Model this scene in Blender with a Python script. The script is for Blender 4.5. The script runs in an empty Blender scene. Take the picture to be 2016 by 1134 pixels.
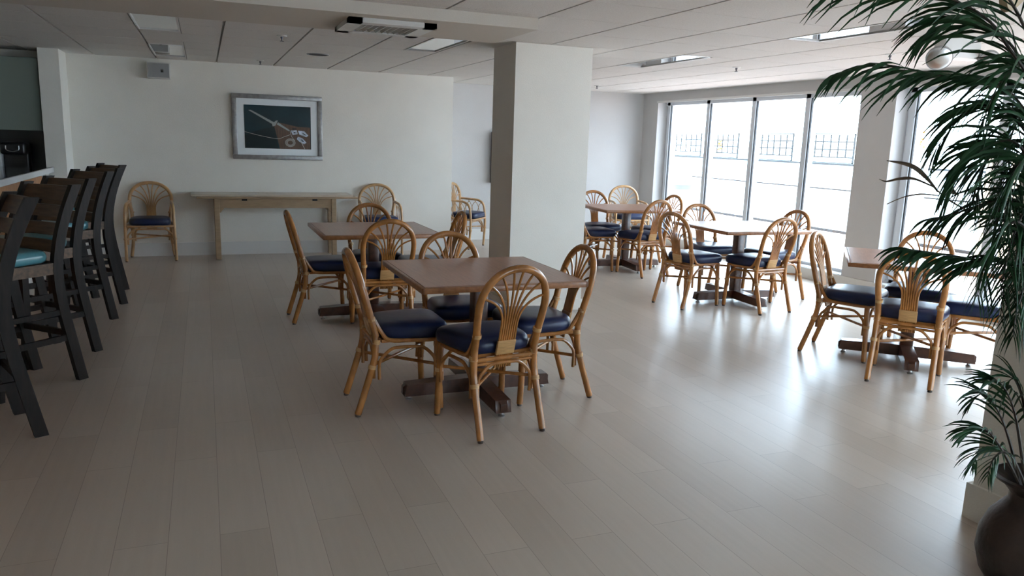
import bpy, bmesh, math, random
from mathutils import Vector, Matrix
random.seed(7)
C = bpy.context.scene.collection
sc = bpy.context.scene

# ---------------------------------------------------------------- camera
H_CAM = 1.5
def cam_matrix():
    a, b, c = -0.38134514, 0.18852306, 0.03194907          # yaw, pitch, roll solved from the room's lines
    ca, sa, cb, sb, cc, sn = math.cos(a), math.sin(a), math.cos(b), math.sin(b), math.cos(c), math.sin(c)
    Rz = Matrix(((cc, -sn, 0), (sn, cc, 0), (0, 0, 1)))
    Rx = Matrix(((1, 0, 0), (0, cb, -sb), (0, sb, cb)))
    Ry = Matrix(((ca, 0, sa), (0, 1, 0), (-sa, 0, ca)))
    R = Rz @ Rx @ Ry
    conv = lambda r: Vector((r[0], r[2], -r[1]))
    right, up, back = conv(R[0]), -conv(R[1]), -conv(R[2])
    m = Matrix((right, up, back)).transposed().to_4x4()
    m.translation = Vector((0, 0, H_CAM))
    return m
cd = bpy.data.cameras.new('camera')
cd.sensor_width = 36.0
cd.lens = 1515.15685 / 2016 * 36.0
cd.clip_start = 0.05
cd.clip_end = 200
cam = bpy.data.objects.new('camera', cd)
C.objects.link(cam)
cam.matrix_world = cam_matrix()
sc.camera = cam

# ---------------------------------------------------------------- light and exposure
w = bpy.data.worlds.new('world')
sc.world = w
w.use_nodes = True
bg = w.node_tree.nodes['Background']
bg.inputs[0].default_value = (0.75, 0.91, 1.10, 1)
bg.inputs[1].default_value = 8.5
sun = bpy.data.lights.new('sun', 'SUN')
sun.energy = 6.0
sun.angle = math.radians(2)
sun.color = (1.0, 0.97, 0.93)
so = bpy.data.objects.new('sun', sun)
C.objects.link(so)
so.rotation_euler = (math.radians(28), math.radians(-22), 0)   # high sun, from the terrace side but steep: stays out of the room
sc.view_settings.view_transform = 'Standard'
sc.view_settings.look = 'None'
sc.view_settings.gamma = 1.0
sc.view_settings.use_curve_mapping = False
sc.view_settings.exposure = 0.75
sc.cycles.use_denoising = True
sc.cycles.max_bounces = 10
sc.cycles.diffuse_bounces = 7
sc.cycles.glossy_bounces = 5
sc.cycles.transparent_max_bounces = 12
sc.cycles.sample_clamp_indirect = 6.0
sc.cycles.caustics_reflective = False
sc.cycles.caustics_refractive = False

# ---------------------------------------------------------------- materials
def new_mat(name):
    m = bpy.data.materials.new(name)
    m.use_nodes = True
    nt = m.node_tree
    return m, nt, nt.nodes['Principled BSDF']
def mat(name, col, rough=0.5, metal=0.0, spec=0.5, noise=0.0, nscale=8.0, stretch=(1, 1, 1), bump=0.0, bscale=60.0, coat=0.0, sheen=0.0):
    m, nt, b = new_mat(name)
    b.inputs['Base Color'].default_value = (*col, 1)
    b.inputs['Roughness'].default_value = rough
    b.inputs['Metallic'].default_value = metal
    b.inputs['Specular IOR Level'].default_value = spec
    b.inputs['Coat Weight'].default_value = coat
    b.inputs['Coat Roughness'].default_value = 0.15
    tc = nt.nodes.new('ShaderNodeTexCoord')
    mp = nt.nodes.new('ShaderNodeMapping')
    mp.inputs['Scale'].default_value = stretch
    nt.links.new(tc.outputs['Object'], mp.inputs[0])
    if noise:
        n = nt.nodes.new('ShaderNodeTexNoise')
        n.inputs['Scale'].default_value = nscale
        n.inputs['Detail'].default_value = 6
        nt.links.new(mp.outputs[0], n.inputs['Vector'])
        r = nt.nodes.new('ShaderNodeMapRange')
        r.inputs['From Min'].default_value = 0.3
        r.inputs['From Max'].default_value = 0.7
        r.inputs['To Min'].default_value = 1 - noise
        r.inputs['To Max'].default_value = 1 + noise
        nt.links.new(n.outputs[0], r.inputs[0])
        mx = nt.nodes.new('ShaderNodeVectorMath')
        mx.operation = 'SCALE'
        mx.inputs[0].default_value = col
        nt.links.new(r.outputs[0], mx.inputs['Scale'])
        nt.links.new(mx.outputs[0], b.inputs['Base Color'])
    if bump:
        n2 = nt.nodes.new('ShaderNodeTexNoise')
        n2.inputs['Scale'].default_value = bscale
        n2.inputs['Detail'].default_value = 4
        nt.links.new(mp.outputs[0], n2.inputs['Vector'])
        bp = nt.nodes.new('ShaderNodeBump')
        bp.inputs['Strength'].default_value = bump
        bp.inputs['Distance'].default_value = 0.01
        nt.links.new(n2.outputs[0], bp.inputs['Height'])
        nt.links.new(bp.outputs[0], b.inputs['Normal'])
    return m

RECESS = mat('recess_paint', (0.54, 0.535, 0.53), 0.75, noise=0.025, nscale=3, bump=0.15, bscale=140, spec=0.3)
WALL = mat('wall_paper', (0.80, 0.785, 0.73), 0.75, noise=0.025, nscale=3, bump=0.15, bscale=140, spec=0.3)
COLUMN = mat('column_paint', (0.76, 0.745, 0.69), 0.7, noise=0.02, nscale=3, bump=0.12, bscale=120, spec=0.3)
TRIM = mat('trim_paint', (0.70, 0.70, 0.68), 0.35)
TILE = mat('ceiling_tile', (0.72, 0.70, 0.67), 0.85, noise=0.06, nscale=90, bump=0.5, bscale=220, spec=0.2)
TBAR = mat('ceiling_grid', (0.45, 0.44, 0.42), 0.5)
BEAM = mat('beam_paint', (0.60, 0.56, 0.50), 0.7, bump=0.1, bscale=140, spec=0.3)
FRAME = mat('window_frame_paint', (0.62, 0.66, 0.70), 0.35)
GASKET = mat('window_gasket', (0.03, 0.035, 0.04), 0.5)
RATTAN = mat('honey_rattan', (0.37, 0.155, 0.042), 0.26, noise=0.35, nscale=14, stretch=(1, 1, 0.6), coat=0.25)
RATTAN_PALE = mat('pale_rattan', (0.50, 0.30, 0.14), 0.32, noise=0.25, nscale=14, stretch=(1, 1, 0.6), coat=0.2)
CANE = mat('cane_binding', (0.52, 0.30, 0.12), 0.4, noise=0.2, nscale=60, stretch=(0.3, 0.3, 4))
FOOT = mat('dark_foot', (0.05, 0.03, 0.02), 0.5)
VINYL = mat('navy_vinyl', (0.007, 0.016, 0.058), 0.34, noise=0.25, nscale=7, bump=0.18, bscale=9, spec=0.4)
TOPWOOD = mat('table_laminate', (0.36, 0.185, 0.112), 0.29, noise=0.14, nscale=9, stretch=(9, 0.7, 1), spec=0.4)
EDGEWOOD = mat('table_edge', (0.30, 0.125, 0.045), 0.30, noise=0.25, nscale=10, stretch=(4, 4, 4), coat=0.3)
DARKWOOD = mat('dark_base_wood', (0.075, 0.030, 0.018), 0.3, noise=0.3, nscale=9, stretch=(3, 3, 3), coat=0.3)
STEEL = mat('brushed_steel', (0.6, 0.6, 0.6), 0.3, metal=1.0)
CONSOLE = mat('console_wood', (0.36, 0.255, 0.155), 0.45, noise=0.12, nscale=8, stretch=(1, 5, 5))
CONSOLE_TOP = mat('console_top_wood', (0.56, 0.48, 0.38), 0.30, noise=0.08, nscale=8, stretch=(1, 5, 1))
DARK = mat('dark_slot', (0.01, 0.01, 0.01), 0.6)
STOOLPOST = mat('espresso_wood', (0.012, 0.008, 0.006), 0.55, spec=0.25, noise=0.5, nscale=10, stretch=(4, 4, 0.6))
STOOLSLAT = mat('weathered_slat_wood', (0.085, 0.045, 0.020), 0.5, noise=0.5, nscale=8, stretch=(0.8, 4, 6))
TEAL = mat('teal_vinyl', (0.075, 0.22, 0.25), 0.28, noise=0.2, nscale=6, bump=0.3, bscale=8, spec=0.6)
BARWOOD = mat('bar_panel_wood', (0.44, 0.20, 0.075), 0.4, noise=0.2, nscale=5, stretch=(4, 4, 0.5))
GRANITE = mat('grey_stone_top', (0.10, 0.115, 0.115), 0.08, noise=0.4, nscale=60, spec=0.7)
EDGE = mat('pale_stone_edge', (0.72, 0.74, 0.75), 0.2)
CAB = mat('sage_cabinet_paint', (0.20, 0.24, 0.205), 0.55)
BLACKP = mat('black_plastic', (0.012, 0.012, 0.013), 0.3)
WHITEP = mat('white_plastic', (0.62, 0.62, 0.60), 0.4)
GREYP = mat('grey_plastic', (0.30, 0.31, 0.31), 0.5)
SILVER = mat('silver_frame_leaf', (0.34, 0.34, 0.34), 0.35, metal=0.6, noise=0.2, nscale=20)
MATBOARD = mat('picture_mat', (0.80, 0.86, 0.90), 0.25, coat=0.6)
DEEPSEA = mat('print_water', (0.004, 0.026, 0.036), 0.3, spec=0.3, noise=0.35, nscale=3.5, coat=0.15)
DECK = mat('print_deck', (0.10, 0.052, 0.030), 0.3, noise=0.35, nscale=12, stretch=(5, 1, 1), coat=0.1)
HULL = mat('print_hull', (0.004, 0.014, 0.017), 0.3, spec=0.3)
ROPE = mat('print_rope', (0.50, 0.48, 0.44), 0.4)
SAIL = mat('print_sailcloth', (0.50, 0.56, 0.66), 0.4, noise=0.4, nscale=25)
SPAR = mat('print_spar', (0.30, 0.34, 0.34), 0.4)
LEAF = mat('palm_leaf', (0.010, 0.052, 0.016), 0.45, noise=0.45, nscale=12, spec=0.3)
STEM = mat('palm_stem', (0.030, 0.022, 0.014), 0.6, noise=0.3, nscale=20)
DRYLEAF = mat('dry_leaf', (0.13, 0.085, 0.045), 0.6, noise=0.4, nscale=20)
HUSK = mat('pale_husk', (0.48, 0.38, 0.25), 0.6, noise=0.15, nscale=20)
URN = mat('bronze_urn_glaze', (0.030, 0.018, 0.014), 0.38, noise=0.8, nscale=6, bump=0.4, bscale=22)
SOIL = mat('potting_soil', (0.02, 0.014, 0.01), 0.9)
MIRROR = mat('fixture_lens', (0.62, 0.63, 0.64), 0.035, metal=1.0)
BINW = mat('bin_white', (0.62, 0.63, 0.66), 0.4)
BINB = mat('bin_band', (0.10, 0.105, 0.125), 0.4)
PARAPET = mat('parapet_paint', (0.66, 0.76, 0.80), 0.8)
PAVER = mat('terrace_paver', (0.62, 0.46, 0.40), 0.8, noise=0.12, nscale=4)
FENCE = mat('fence_wood', (0.66, 0.52, 0.38), 0.8, noise=0.2, nscale=5, stretch=(3, 3, 0.4))
LATTICE = mat('lattice_paint', (0.02, 0.022, 0.023), 0.8)
ORANGE = mat('orange_petals', (0.80, 0.25, 0.05), 0.7, noise=0.3, nscale=20)

def floor_mat():
    m, nt, b = new_mat('washed_plank_floor')
    N, L = nt.nodes.new, nt.links.new
    tc = N('ShaderNodeTexCoord')
    mp = N('ShaderNodeMapping')
    mp.inputs['Rotation'].default_value = (0, 0, math.radians(90))
    L(tc.outputs['Object'], mp.inputs[0])
    br = N('ShaderNodeTexBrick')
    br.inputs['Color1'].default_value = (0.0, 0.0, 0.0, 1)
    br.inputs['Color2'].default_value = (1.0, 1.0, 1.0, 1)
    br.inputs['Mortar'].default_value = (0.5, 0.5, 0.5, 1)
    br.inputs['Scale'].default_value = 1.0
    br.inputs['Mortar Size'].default_value = 0.0012
    br.inputs['Brick Width'].default_value = 1.22
    br.inputs['Row Height'].default_value = 0.18
    br.offset = 0.37
    L(mp.outputs[0], br.inputs['Vector'])
    mp2 = N('ShaderNodeMapping')
    mp2.inputs['Scale'].default_value = (12, 0.6, 1)
    L(tc.outputs['Object'], mp2.inputs[0])
    n = N('ShaderNodeTexNoise')
    n.inputs['Scale'].default_value = 3.0
    n.inputs['Detail'].default_value = 4
    n.inputs['Distortion'].default_value = 0.3
    L(mp2.outputs[0], n.inputs['Vector'])
    mp3 = N('ShaderNodeMapping')
    mp3.inputs['Scale'].default_value = (40, 1.5, 1)
    L(tc.outputs['Object'], mp3.inputs[0])
    n3 = N('ShaderNodeTexNoise'); n3.inputs['Scale'].default_value = 1.0; n3.inputs['Detail'].default_value = 3
    L(mp3.outputs[0], n3.inputs['Vector'])
    n4 = N('ShaderNodeTexNoise'); n4.inputs['Scale'].default_value = 1.3; n4.inputs['Detail'].default_value = 2
    L(tc.outputs['Object'], n4.inputs['Vector'])
    sm = N('ShaderNodeMath'); sm.operation = 'ADD'
    L(n3.outputs[0], sm.inputs[0]); L(n4.outputs[0], sm.inputs[1])
    sc_ = N('ShaderNodeMath'); sc_.operation = 'MULTIPLY'; sc_.inputs[1].default_value = 0.34
    L(sm.outputs[0], sc_.inputs[0])
    add = N('ShaderNodeMath'); add.operation = 'MULTIPLY_ADD'
    L(br.outputs['Color'], add.inputs[0]); add.inputs[1].default_value = 0.30; L(sc_.outputs[0], add.inputs[2])
    cr = N('ShaderNodeValToRGB')
    cr.color_ramp.elements[0].position = 0.15
    cr.color_ramp.elements[0].color = (0.43, 0.362, 0.295, 1)
    cr.color_ramp.elements[1].position = 1.0
    cr.color_ramp.elements[1].color = (0.61, 0.528, 0.45, 1)
    L(add.outputs[0], cr.inputs[0])
    dk = N('ShaderNodeMix'); dk.data_type = 'RGBA'; dk.blend_type = 'MULTIPLY'
    L(br.outputs['Fac'], dk.inputs['Factor'])
    L(cr.outputs[0], dk.inputs['A']); dk.inputs['B'].default_value = (0.6, 0.57, 0.55, 1)
    L(dk.outputs['Result'], b.inputs['Base Color'])
    b.inputs['Roughness'].default_value = 0.30
    b.inputs['Specular IOR Level'].default_value = 0.75
    bp = N('ShaderNodeBump'); bp.inputs['Strength'].default_value = 0.08; bp.inputs['Distance'].default_value = 0.004
    L(n3.outputs[0], bp.inputs['Height']); L(bp.outputs[0], b.inputs['Normal'])
    return m
FLOOR = floor_mat()

def glass_mat():
    m, nt, b = new_mat('window_glass')
    N, L = nt.nodes.new, nt.links.new
    out = nt.nodes['Material Output']
    nt.nodes.remove(b)
    tr = N('ShaderNodeBsdfTransparent'); tr.inputs[0].default_value = (0.93, 0.96, 0.96, 1)
    gl = N('ShaderNodeBsdfGlossy'); gl.inputs['Roughness'].default_value = 0.02
    lw = N('ShaderNodeLayerWeight'); lw.inputs[0].default_value = 0.5
    pw = N('ShaderNodeMath'); pw.operation = 'POWER'; pw.inputs[1].default_value = 5.0
    L(lw.outputs['Facing'], pw.inputs[0])
    fr = N('ShaderNodeMath'); fr.operation = 'MULTIPLY_ADD'; fr.inputs[1].default_value = 0.9; fr.inputs[2].default_value = 0.05
    L(pw.outputs[0], fr.inputs[0])
    mx = N('ShaderNodeMixShader')
    L(fr.outputs[0], mx.inputs[0]); L(tr.outputs[0], mx.inputs[1]); L(gl.outputs[0], mx.inputs[2]); L(mx.outputs[0], out.inputs[0])
    return m
GLASS = glass_mat()

def brick_paver():
    m, nt, b = new_mat('brick_paver')
    N, L = nt.nodes.new, nt.links.new
    tc = N('ShaderNodeTexCoord')
    br = N('ShaderNodeTexBrick')
    br.inputs['Color1'].default_value = (0.66, 0.47, 0.41, 1)
    br.inputs['Color2'].default_value = (0.72, 0.55, 0.49, 1)
    br.inputs['Mortar'].default_value = (0.03, 0.025, 0.022, 1)
    br.inputs['Scale'].default_value = 1.0
    br.inputs['Mortar Size'].default_value = 0.006
    br.inputs['Brick Width'].default_value = 0.24
    br.inputs['Row Height'].default_value = 0.12
    L(tc.outputs['Object'], br.inputs['Vector']); L(br.outputs[0], b.inputs['Base Color'])
    b.inputs['Roughness'].default_value = 0.8
    return m
BRICK = brick_paver()

# ---------------------------------------------------------------- mesh helpers
def V(*a): return Vector(a)
def obj(name, bm, m, parent=None, smooth=True, kind=None, angle=40):
    me = bpy.data.meshes.new(name)
    bmesh.ops.recalc_face_normals(bm, faces=bm.faces)
    bm.to_mesh(me)
    bm.free()
    for mm in (m if isinstance(m, (list, tuple)) else [m]):
        me.materials.append(mm)
    if smooth:
        me.shade_smooth()
        try:
            me.set_sharp_from_angle(angle=math.radians(angle))
        except Exception:
            pass
    o = bpy.data.objects.new(name, me)
    C.objects.link(o)
    if parent: o.parent = parent
    if kind: o['kind'] = kind
    return o
def B(): return bmesh.new()
def box(bm, x0, x1, y0, y1, z0, z1, bev=0.0, seg=2, mi=0):
    r = bmesh.ops.create_cube(bm, size=1)
    vs = r['verts']
    for v in vs:
        v.co = Vector(((x0 + x1) / 2 + v.co.x * (x1 - x0), (y0 + y1) / 2 + v.co.y * (y1 - y0), (z0 + z1) / 2 + v.co.z * (z1 - z0)))
    fs = {f for v in vs for f in v.link_faces}
    for f in fs: f.material_index = mi
    if bev:
        es = list({e for v in vs for e in v.link_edges})
        bmesh.ops.bevel(bm, geom=es, offset=bev, segments=seg, affect='EDGES', profile=0.5)
def smooth_path(pts, n=5):
    P = [Vector(p) for p in pts]
    if len(P) < 3: return P
    out = []
    for i in range(len(P) - 1):
        p0, p1, p2, p3 = P[max(i - 1, 0)], P[i], P[i + 1], P[min(i + 2, len(P) - 1)]
        for k in range(n):
            t = k / n
            out.append(0.5 * ((2 * p1) + (p2 - p0) * t + (2 * p0 - 5 * p1 + 4 * p2 - p3) * t * t + (3 * p1 - p0 - 3 * p2 + p3) * t ** 3))
    out.append(P[-1])
    return out
def tube(bm, pts, r, n=8, sm=5, ends=True, rr=None, mi=0):
    P = smooth_path(pts, sm) if sm else [Vector(p) for p in pts]
    m = len(P)
    up = None
    rings = []
    for i, p in enumerate(P):
        t = (P[min(i + 1, m - 1)] - P[max(i - 1, 0)]).normalized()
        if up is None:
            up = Vector((0, 0, 1)) if abs(t.z) < 0.9 else Vector((1, 0, 0))
        a = (up - t * up.dot(t)).normalized()
        up = a
        b = t.cross(a)
        f = i / (m - 1)
        q = rr(f) if rr else r
        rings.append([bm.verts.new(p + a * math.cos(2 * math.pi * k / n) * q + b * math.sin(2 * math.pi * k / n) * q) for k in range(n)])
    for i in range(m - 1):
        for k in range(n):
            f = bm.faces.new((rings[i][k], rings[i][(k + 1) % n], rings[i + 1][(k + 1) % n], rings[i + 1][k]))
            f.material_index = mi
    if ends:
        for R_ in (rings[0], rings[-1]):
            f = bm.faces.new(R_); f.material_index = mi
def sweep_rect(bm, pts, wx, wy, sm=5, mi=0):
    # rectangular bar running mainly upwards: section wx (local x) by wy (local y)
    P = smooth_path(pts, sm)
    rings = []
    for p in P:
        rings.append([bm.verts.new(p + Vector((sx * wx / 2, sy * wy / 2, 0))) for sx, sy in ((-1, -1), (1, -1), (1, 1), (-1, 1))])
    for i in range(len(P) - 1):
        for k in range(4):
            bm.faces.new((rings[i][k], rings[i][(k + 1) % 4], rings[i + 1][(k + 1) % 4], rings[i + 1][k]))
    bm.faces.new(rings[0]); bm.faces.new(rings[-1])
def lathe(bm, prof, n=32, cx=0, cy=0, cz=0, mi=0, cap=True):
    rings = []
    for r, z in prof:
        rings.append([bm.verts.new((cx + r * math.cos(2 * math.pi * k / n), cy + r * math.sin(2 * math.pi * k / n), cz + z)) for k in range(n)])
    for i in range(len(rings) - 1):
        for k in range(n):
            f = bm.faces.new((rings[i][k], rings[i][(k + 1) % n], rings[i + 1][(k + 1) % n], rings[i + 1][k])); f.material_index = mi
    if cap:
        bm.faces.new(rings[0]); bm.faces.new(rings[-1])
def layers(bm, rings):
    V_ = [[bm.verts.new(p) for p in r] for r in rings]
    n = len(V_[0])
    for i in range(len(V_) - 1):
        for k in range(n):
            bm.faces.new((V_[i][k], V_[i][(k + 1) % n], V_[i + 1][(k + 1) % n], V_[i + 1][k]))
    bm.faces.new(V_[0]); bm.faces.new(V_[-1])
def thing(name, label, cat, loc=(0, 0, 0), rz=0.0, group=None):
    o = bpy.data.objects.new(name, None)
    o.empty_display_size = 0.1
    C.objects.link(o)
    o.location = loc
    o.rotation_euler = (0, 0, rz)
    o['label'] = label
    o['category'] = cat
    if group: o['group'] = group
    return o
def tag(o, label, cat, group=None):
    o['label'] = label
    o['category'] = cat
    if group: o['group'] = group
    return o
def kids(o): return [c for c in bpy.data.objects if c.parent == o]
def dup(root, tree):
    r = root.copy()
    C.objects.link(r)
    for ch, subs in tree:
        c = ch.copy(); C.objects.link(c); c.parent = r
        for g in subs:
            d = g.copy(); C.objects.link(d); d.parent = c
    return r
def tree_of(root): return [(c, kids(c)) for c in kids(root)]
def struct(name, bm, m, smooth=False):
    return obj(name, bm, m, smooth=smooth, kind='structure')

# ---------------------------------------------------------------- the room
CZ = 2.31
YB, YR = 10.14, 11.11          # picture wall, recess wall
XW = 6.65                      # inner face of the window wall
bm = B(); box(bm, -4.2, 7.0, -3.2, 11.3, -0.08, 0); struct('floor', bm, FLOOR)
# picture wall, recess wall, left, behind
bm = B(); box(bm, -4.2, 3.13, YB, YB + 0.12, 0, 2.5); box(bm, 3.01, 3.13, YB + .12, YR + .12, 0, 2.5); struct('wall_back', bm, WALL)
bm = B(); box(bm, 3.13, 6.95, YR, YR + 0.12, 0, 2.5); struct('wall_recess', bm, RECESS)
bm = B(); box(bm, -4.2, -4.08, -3.2, YB, 0, 2.5); struct('wall_left', bm, WALL)
bm = B()
box(bm, -4.2, 3.6, -3.2, -3.08, 0, 2.5); box(bm, 5.9, 7.0, -3.2, -3.08, 0, 2.5); box(bm, 3.6, 5.9, -3.2, -3.08, 2.17, 2.5); box(bm, 3.6, 5.9, -3.2, -3.08, 0, 0.13)
struct('wall_front', bm, WALL)
fill_win = bpy.data.objects.new('window_4', None); C.objects.link(fill_win); fill_win['kind'] = 'structure'  # added opening behind the camera, put in only to light the foreground
bm = B()
for x in (3.6, 4.72, 5.84): box(bm, x, x + .06, -3.18, -3.10, .13, 2.17)
box(bm, 3.6, 5.9, -3.18, -3.10, .13, .17); box(bm, 3.6, 5.9, -3.18, -3.10, 2.12, 2.17)
obj('window_frame', bm, FRAME, fill_win, smooth=False)
bm = B(); box(bm, 3.62, 5.88, -3.143, -3.137, .16, 2.13); obj('window_pane', bm, GLASS, fill_win, smooth=False)
# pilaster at the end of the bar
bm = B(); box(bm, -1.585, -1.39, 9.66, YB, 0, 2.4); struct('wall_pilaster', bm, WALL)
# window wall: end jamb, piers, head and curb
SP = [(6.60, 10.68), (2.06, 6.13), (-2.5, 1.59)]
bm = B()
box(bm, XW, 7.02, 10.68, YR + .12, 0, 2.5)
box(bm, XW, 7.02, 6.13, 6.60, 0, 2.5)
box(bm, XW, 7.02, 1.59, 2.06, 0, 2.5)
box(bm, XW, 7.02, -3.2, -2.5, 0, 2.5)
for a, b in SP:
    box(bm, XW, 7.02, a, b, 2.17, 2.5)
    box(bm, XW, 7.02, a, b, 0, 0.13)
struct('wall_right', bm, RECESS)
# windows
def window(n, y0, y1, mull):
    root = bpy.data.objects.new('window_%d' % n, None); C.objects.link(root); root['kind'] = 'structure'
    bm = B()
    x0, x1 = 6.80, 6.92
    z0, z1 = 0.13, 2.17
    box(bm, x0, x1, y0, y1, z1 - 0.05, z1)
    box(bm, x0, x1, y0, y1, z0, z0 + 0.035)
    g = B()
    ys = [y1 - 0.09] + mull + [y0 + 0.03]
    for i, m in enumerate(ys):
        box(bm, x0, x1, m - 0.025, m + 0.045, z0, z1)
        box(bm, x0 + 0.02, x1 - 0.02, m + 0.045, m + 0.075, z0, z1)
        box(g, x0 + 0.015, x0 + 0.035, m - 0.040, m - 0.025, z0 + .03, z1 - .05)
    bm2 = B()
    box(bm2, 6.855, 6.861, y0 + 0.04, y1 - 0.05, z0 + 0.03, z1 - 0.04)
    for nm, q, m_ in (('window_frame', bm, FRAME), ('window_gasket', g, GASKET), ('window_pane', bm2, GLASS)):
        o = obj(nm, q, m_, root, smooth=False)
    return root
window(1, 6.60, 10.68, [9.56, 8.55, 7.55])
window(2, 2.06, 6.13, [5.02, 4.01, 3.00])
window(3, -2.5, 1.59, [0.47, -0.54, -1.54])
# wooden trim over the window head inside
bm = B()
for a, b in SP: box(bm, XW - 0.012, XW, a - .02, b + .02, 2.155, 2.185)
struct('trim_1', bm, TRIM)
# baseboards
def bb(name, *bs):
    bm = B()
    for q in bs: box(bm, *q)
    struct(name, bm, TRIM)
bb('baseboard_back', (-1.39, 3.145, YB - 0.016, YB, 0, 0.16), (3.13, 3.146, YB, YR - .016, 0, 0.16), (3.13, XW, YR - 0.016, YR, 0, 0.16))
bb('baseboard_left', (-1.39, -1.374, 9.65, YB - .016, 0, 0.16))
bb('baseboard_right', (XW - 0.016, XW, -3.08, YR - .016, 0, 0.125))
# ceiling: hung tiles on a grid, real gaps between them
GX, GY, GS = -1.105 - 0.644 * 5, 4.197 - 0.644 * 12, 0.644
FIX = [(4.05, 4.35, 3.56, 4.79), (4.05, 4.35, 6.13, 7.36), (1.79, 2.09, 6.13, 7.36), (-0.46, -0.14, 5.99, 7.27), (-0.46, -0.14, 8.41, 9.69), (4.05, 4.35, 0.98, 2.2), (1.79, 2.09, 0.98, 2.2), (-0.46, -0.14, 0.98, 2.2)]
bm = B()
box(bm, -4.2, 7.0, -3.2, 11.3, CZ + 0.024, CZ + 0.1, mi=1)
gap = 0.009
for i in range(19):
    for j in range(24):
        x0, x1, y0, y1 = GX + i * GS, GX + (i + 1) * GS, GY + j * GS, GY + (j + 1) * GS
        x0, x1, y0, y1 = max(x0, -4.08), min(x1, XW + .01), max(y0, -3.08), min(y1, YR + .01)
        if x1 - x0 < 0.03 or y1 - y0 < 0.03: continue
        cells = [(x0 + gap, x1 - gap, y0 + gap * .5, y1 - gap * .5)]
        for f in FIX:
            new = []
            for c in cells:
                a0, a1, b0, b1 = c
                if f[1] <= a0 or f[0] >= a1 or f[3] <= b0 or f[2] >= b1: new.append(c); continue
                if f[0] - a0 > .02: new.append((a0, f[0] - .008, b0, b1)); a0 = f[0]
                if a1 - f[1] > .02: new.append((f[1] + .008, a1, b0, b1)); a1 = f[1]
                if f[2] - b0 > .02: new.append((a0, a1, b0, f[2] - .008))
                if b1 - f[3] > .02: new.append((a0, a1, f[3] + .008, b1))
            cells = new
        for c in cells: box(bm, c[0], c[1], c[2], c[3], CZ, CZ + 0.014)
struct('ceiling', bm, [TILE, TBAR])
bm = B(); box(bm, -4.08, 2.11, 4.94, 5.78, 2.235, CZ - 0.001); struct('ceiling_beam', bm, BEAM)
# columns
bm = B(); box(bm, 2.45, 3.165, 6.19, 6.72, 0, CZ - .001); struct('column', bm, COLUMN)
bm = B(); box(bm, 2.44, 3.175, 6.18, 6.73, 0, 0.10); struct('baseboard_column', bm, COLUMN)
bm = B(); box(bm, 2.948, 3.62, 1.44, 2.083, 0, CZ - .001); struct('column', bm, COLUMN)
bm = B(); box(bm, 2.93, 3.635, 1.425, 2.10, 0, 0.152); struct('baseboard_near_column', bm, COLUMN)
# terrace
bm = B(); box(bm, 7.02, 30, -12, 34, -0.10, -0.03); struct('terrace', bm, BRICK)
bm = B(); box(bm, 11.2, 11.5, 5.5, 34, -0.03, 0.80); box(bm, 11.15, 11.6, 5.5, 34, 0.80, 0.86); struct('terrace_parapet', bm, PARAPET)
bm = B(); box(bm, 13.0, 13.25, 4.5, 34, -0.03, 1.24); struct('terrace_back_wall', bm, PARAPET)
bm = B(); box(bm, 11.17, 11.199, 5.5, 34, -.03, .02); box(bm, 11.17, 11.199, 5.5, 34, .775, .80); box(bm, 12.97, 12.999, 4.5, 34, 1.20, 1.24); struct('terrace_shade_line', bm, DARK)  # added black strips stand in for shade under wall tops and at foot

# ---------------------------------------------------------------- terrace things
LP = [(18.6, 20.1, 'square lattice panel outside, above the trash bin in the first window pane'),
      (16.95, 18.3, 'square lattice panel outside, seen in the second window pane'),
      (14.9, 16.25, 'square lattice panel outside, seen in the third window pane'),
      (13.0, 14.4, 'square lattice panel outside, seen in the fourth window pane beside the pier')]
for (y0, y1, lab) in LP:
    t = thing('lattice_panel', lab, 'trellis', (13.05, y0, 1.24), 0, 'lattice panels on the terrace wall')
    L_ = y1 - y0
    bm = B()
    box(bm, 0, .04, 0, L_, 0, .02); box(bm, 0, .04, 0, L_, .63, .65); box(bm, 0, .04, 0, .02, 0, .64); box(bm, 0, .04, L_ - .02, L_, 0, .64)
    obj('frame', bm, LATTICE, t, smooth=False)
    bm = B()
    n_ = 6
    for q in range(1, n_): box(bm, .01, .03, q * L_ / n_ - .014, q * L_ / n_ + .014, .13, .62)
    for z in (.13, .30, .47): box(bm, .012, .028, .02, L_ - .02, z - .014, z + .014)
    obj('lattice_grid', bm, LATTICE, t, smooth=False)
t = thing('trash_bin', 'white domed trash bin with grey band outside the window', 'trash bin', (8.35, 12.45, -0.03))
bm = B(); lathe(bm, [(.205, 0), (.215, .02), (.225, .72), (.225, .74)], 32); obj('bin_body', bm, BINW, t)
bm = B(); lathe(bm, [(.229, .74), (.229, .83)], 32); obj('band', bm, BINB, t)
bm = B(); lathe(bm, [(.236, .83), (.240, .86), (.225, .88), (.215, .95), (.18, 1.02), (.11, 1.06), (.0, 1.075)], 32, cap=False); obj('domed_lid', bm, BINW, t)
bm = B(); tube(bm, [(-.05, -.225, .87), (-.05, -.21, .98), (-.05, -.12, 1.06), (-.05, 0, 1.085), (-.05, .1, 1.07)], .012); obj('lid_rim', bm, BINB, t)
t = thing('board_fence', 'pale wooden board fence on the terrace beyond the palm', 'fence', (10.6, 0, -0.03))
for k in range(22):
    bm = B(); box(bm, 0, .025, 1.0 + k * .32, 1.0 + k * .32 + .30, 0.05, 1.55 + (.02 if k % 2 else 0), .004, 1); obj('fence_board', bm, FENCE, t)
for z in (.35, 1.25):
    bm = B(); box(bm, .025, .07, 1.0, 8.02, z, z + .08); obj('rail', bm, FENCE, t)
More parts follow.
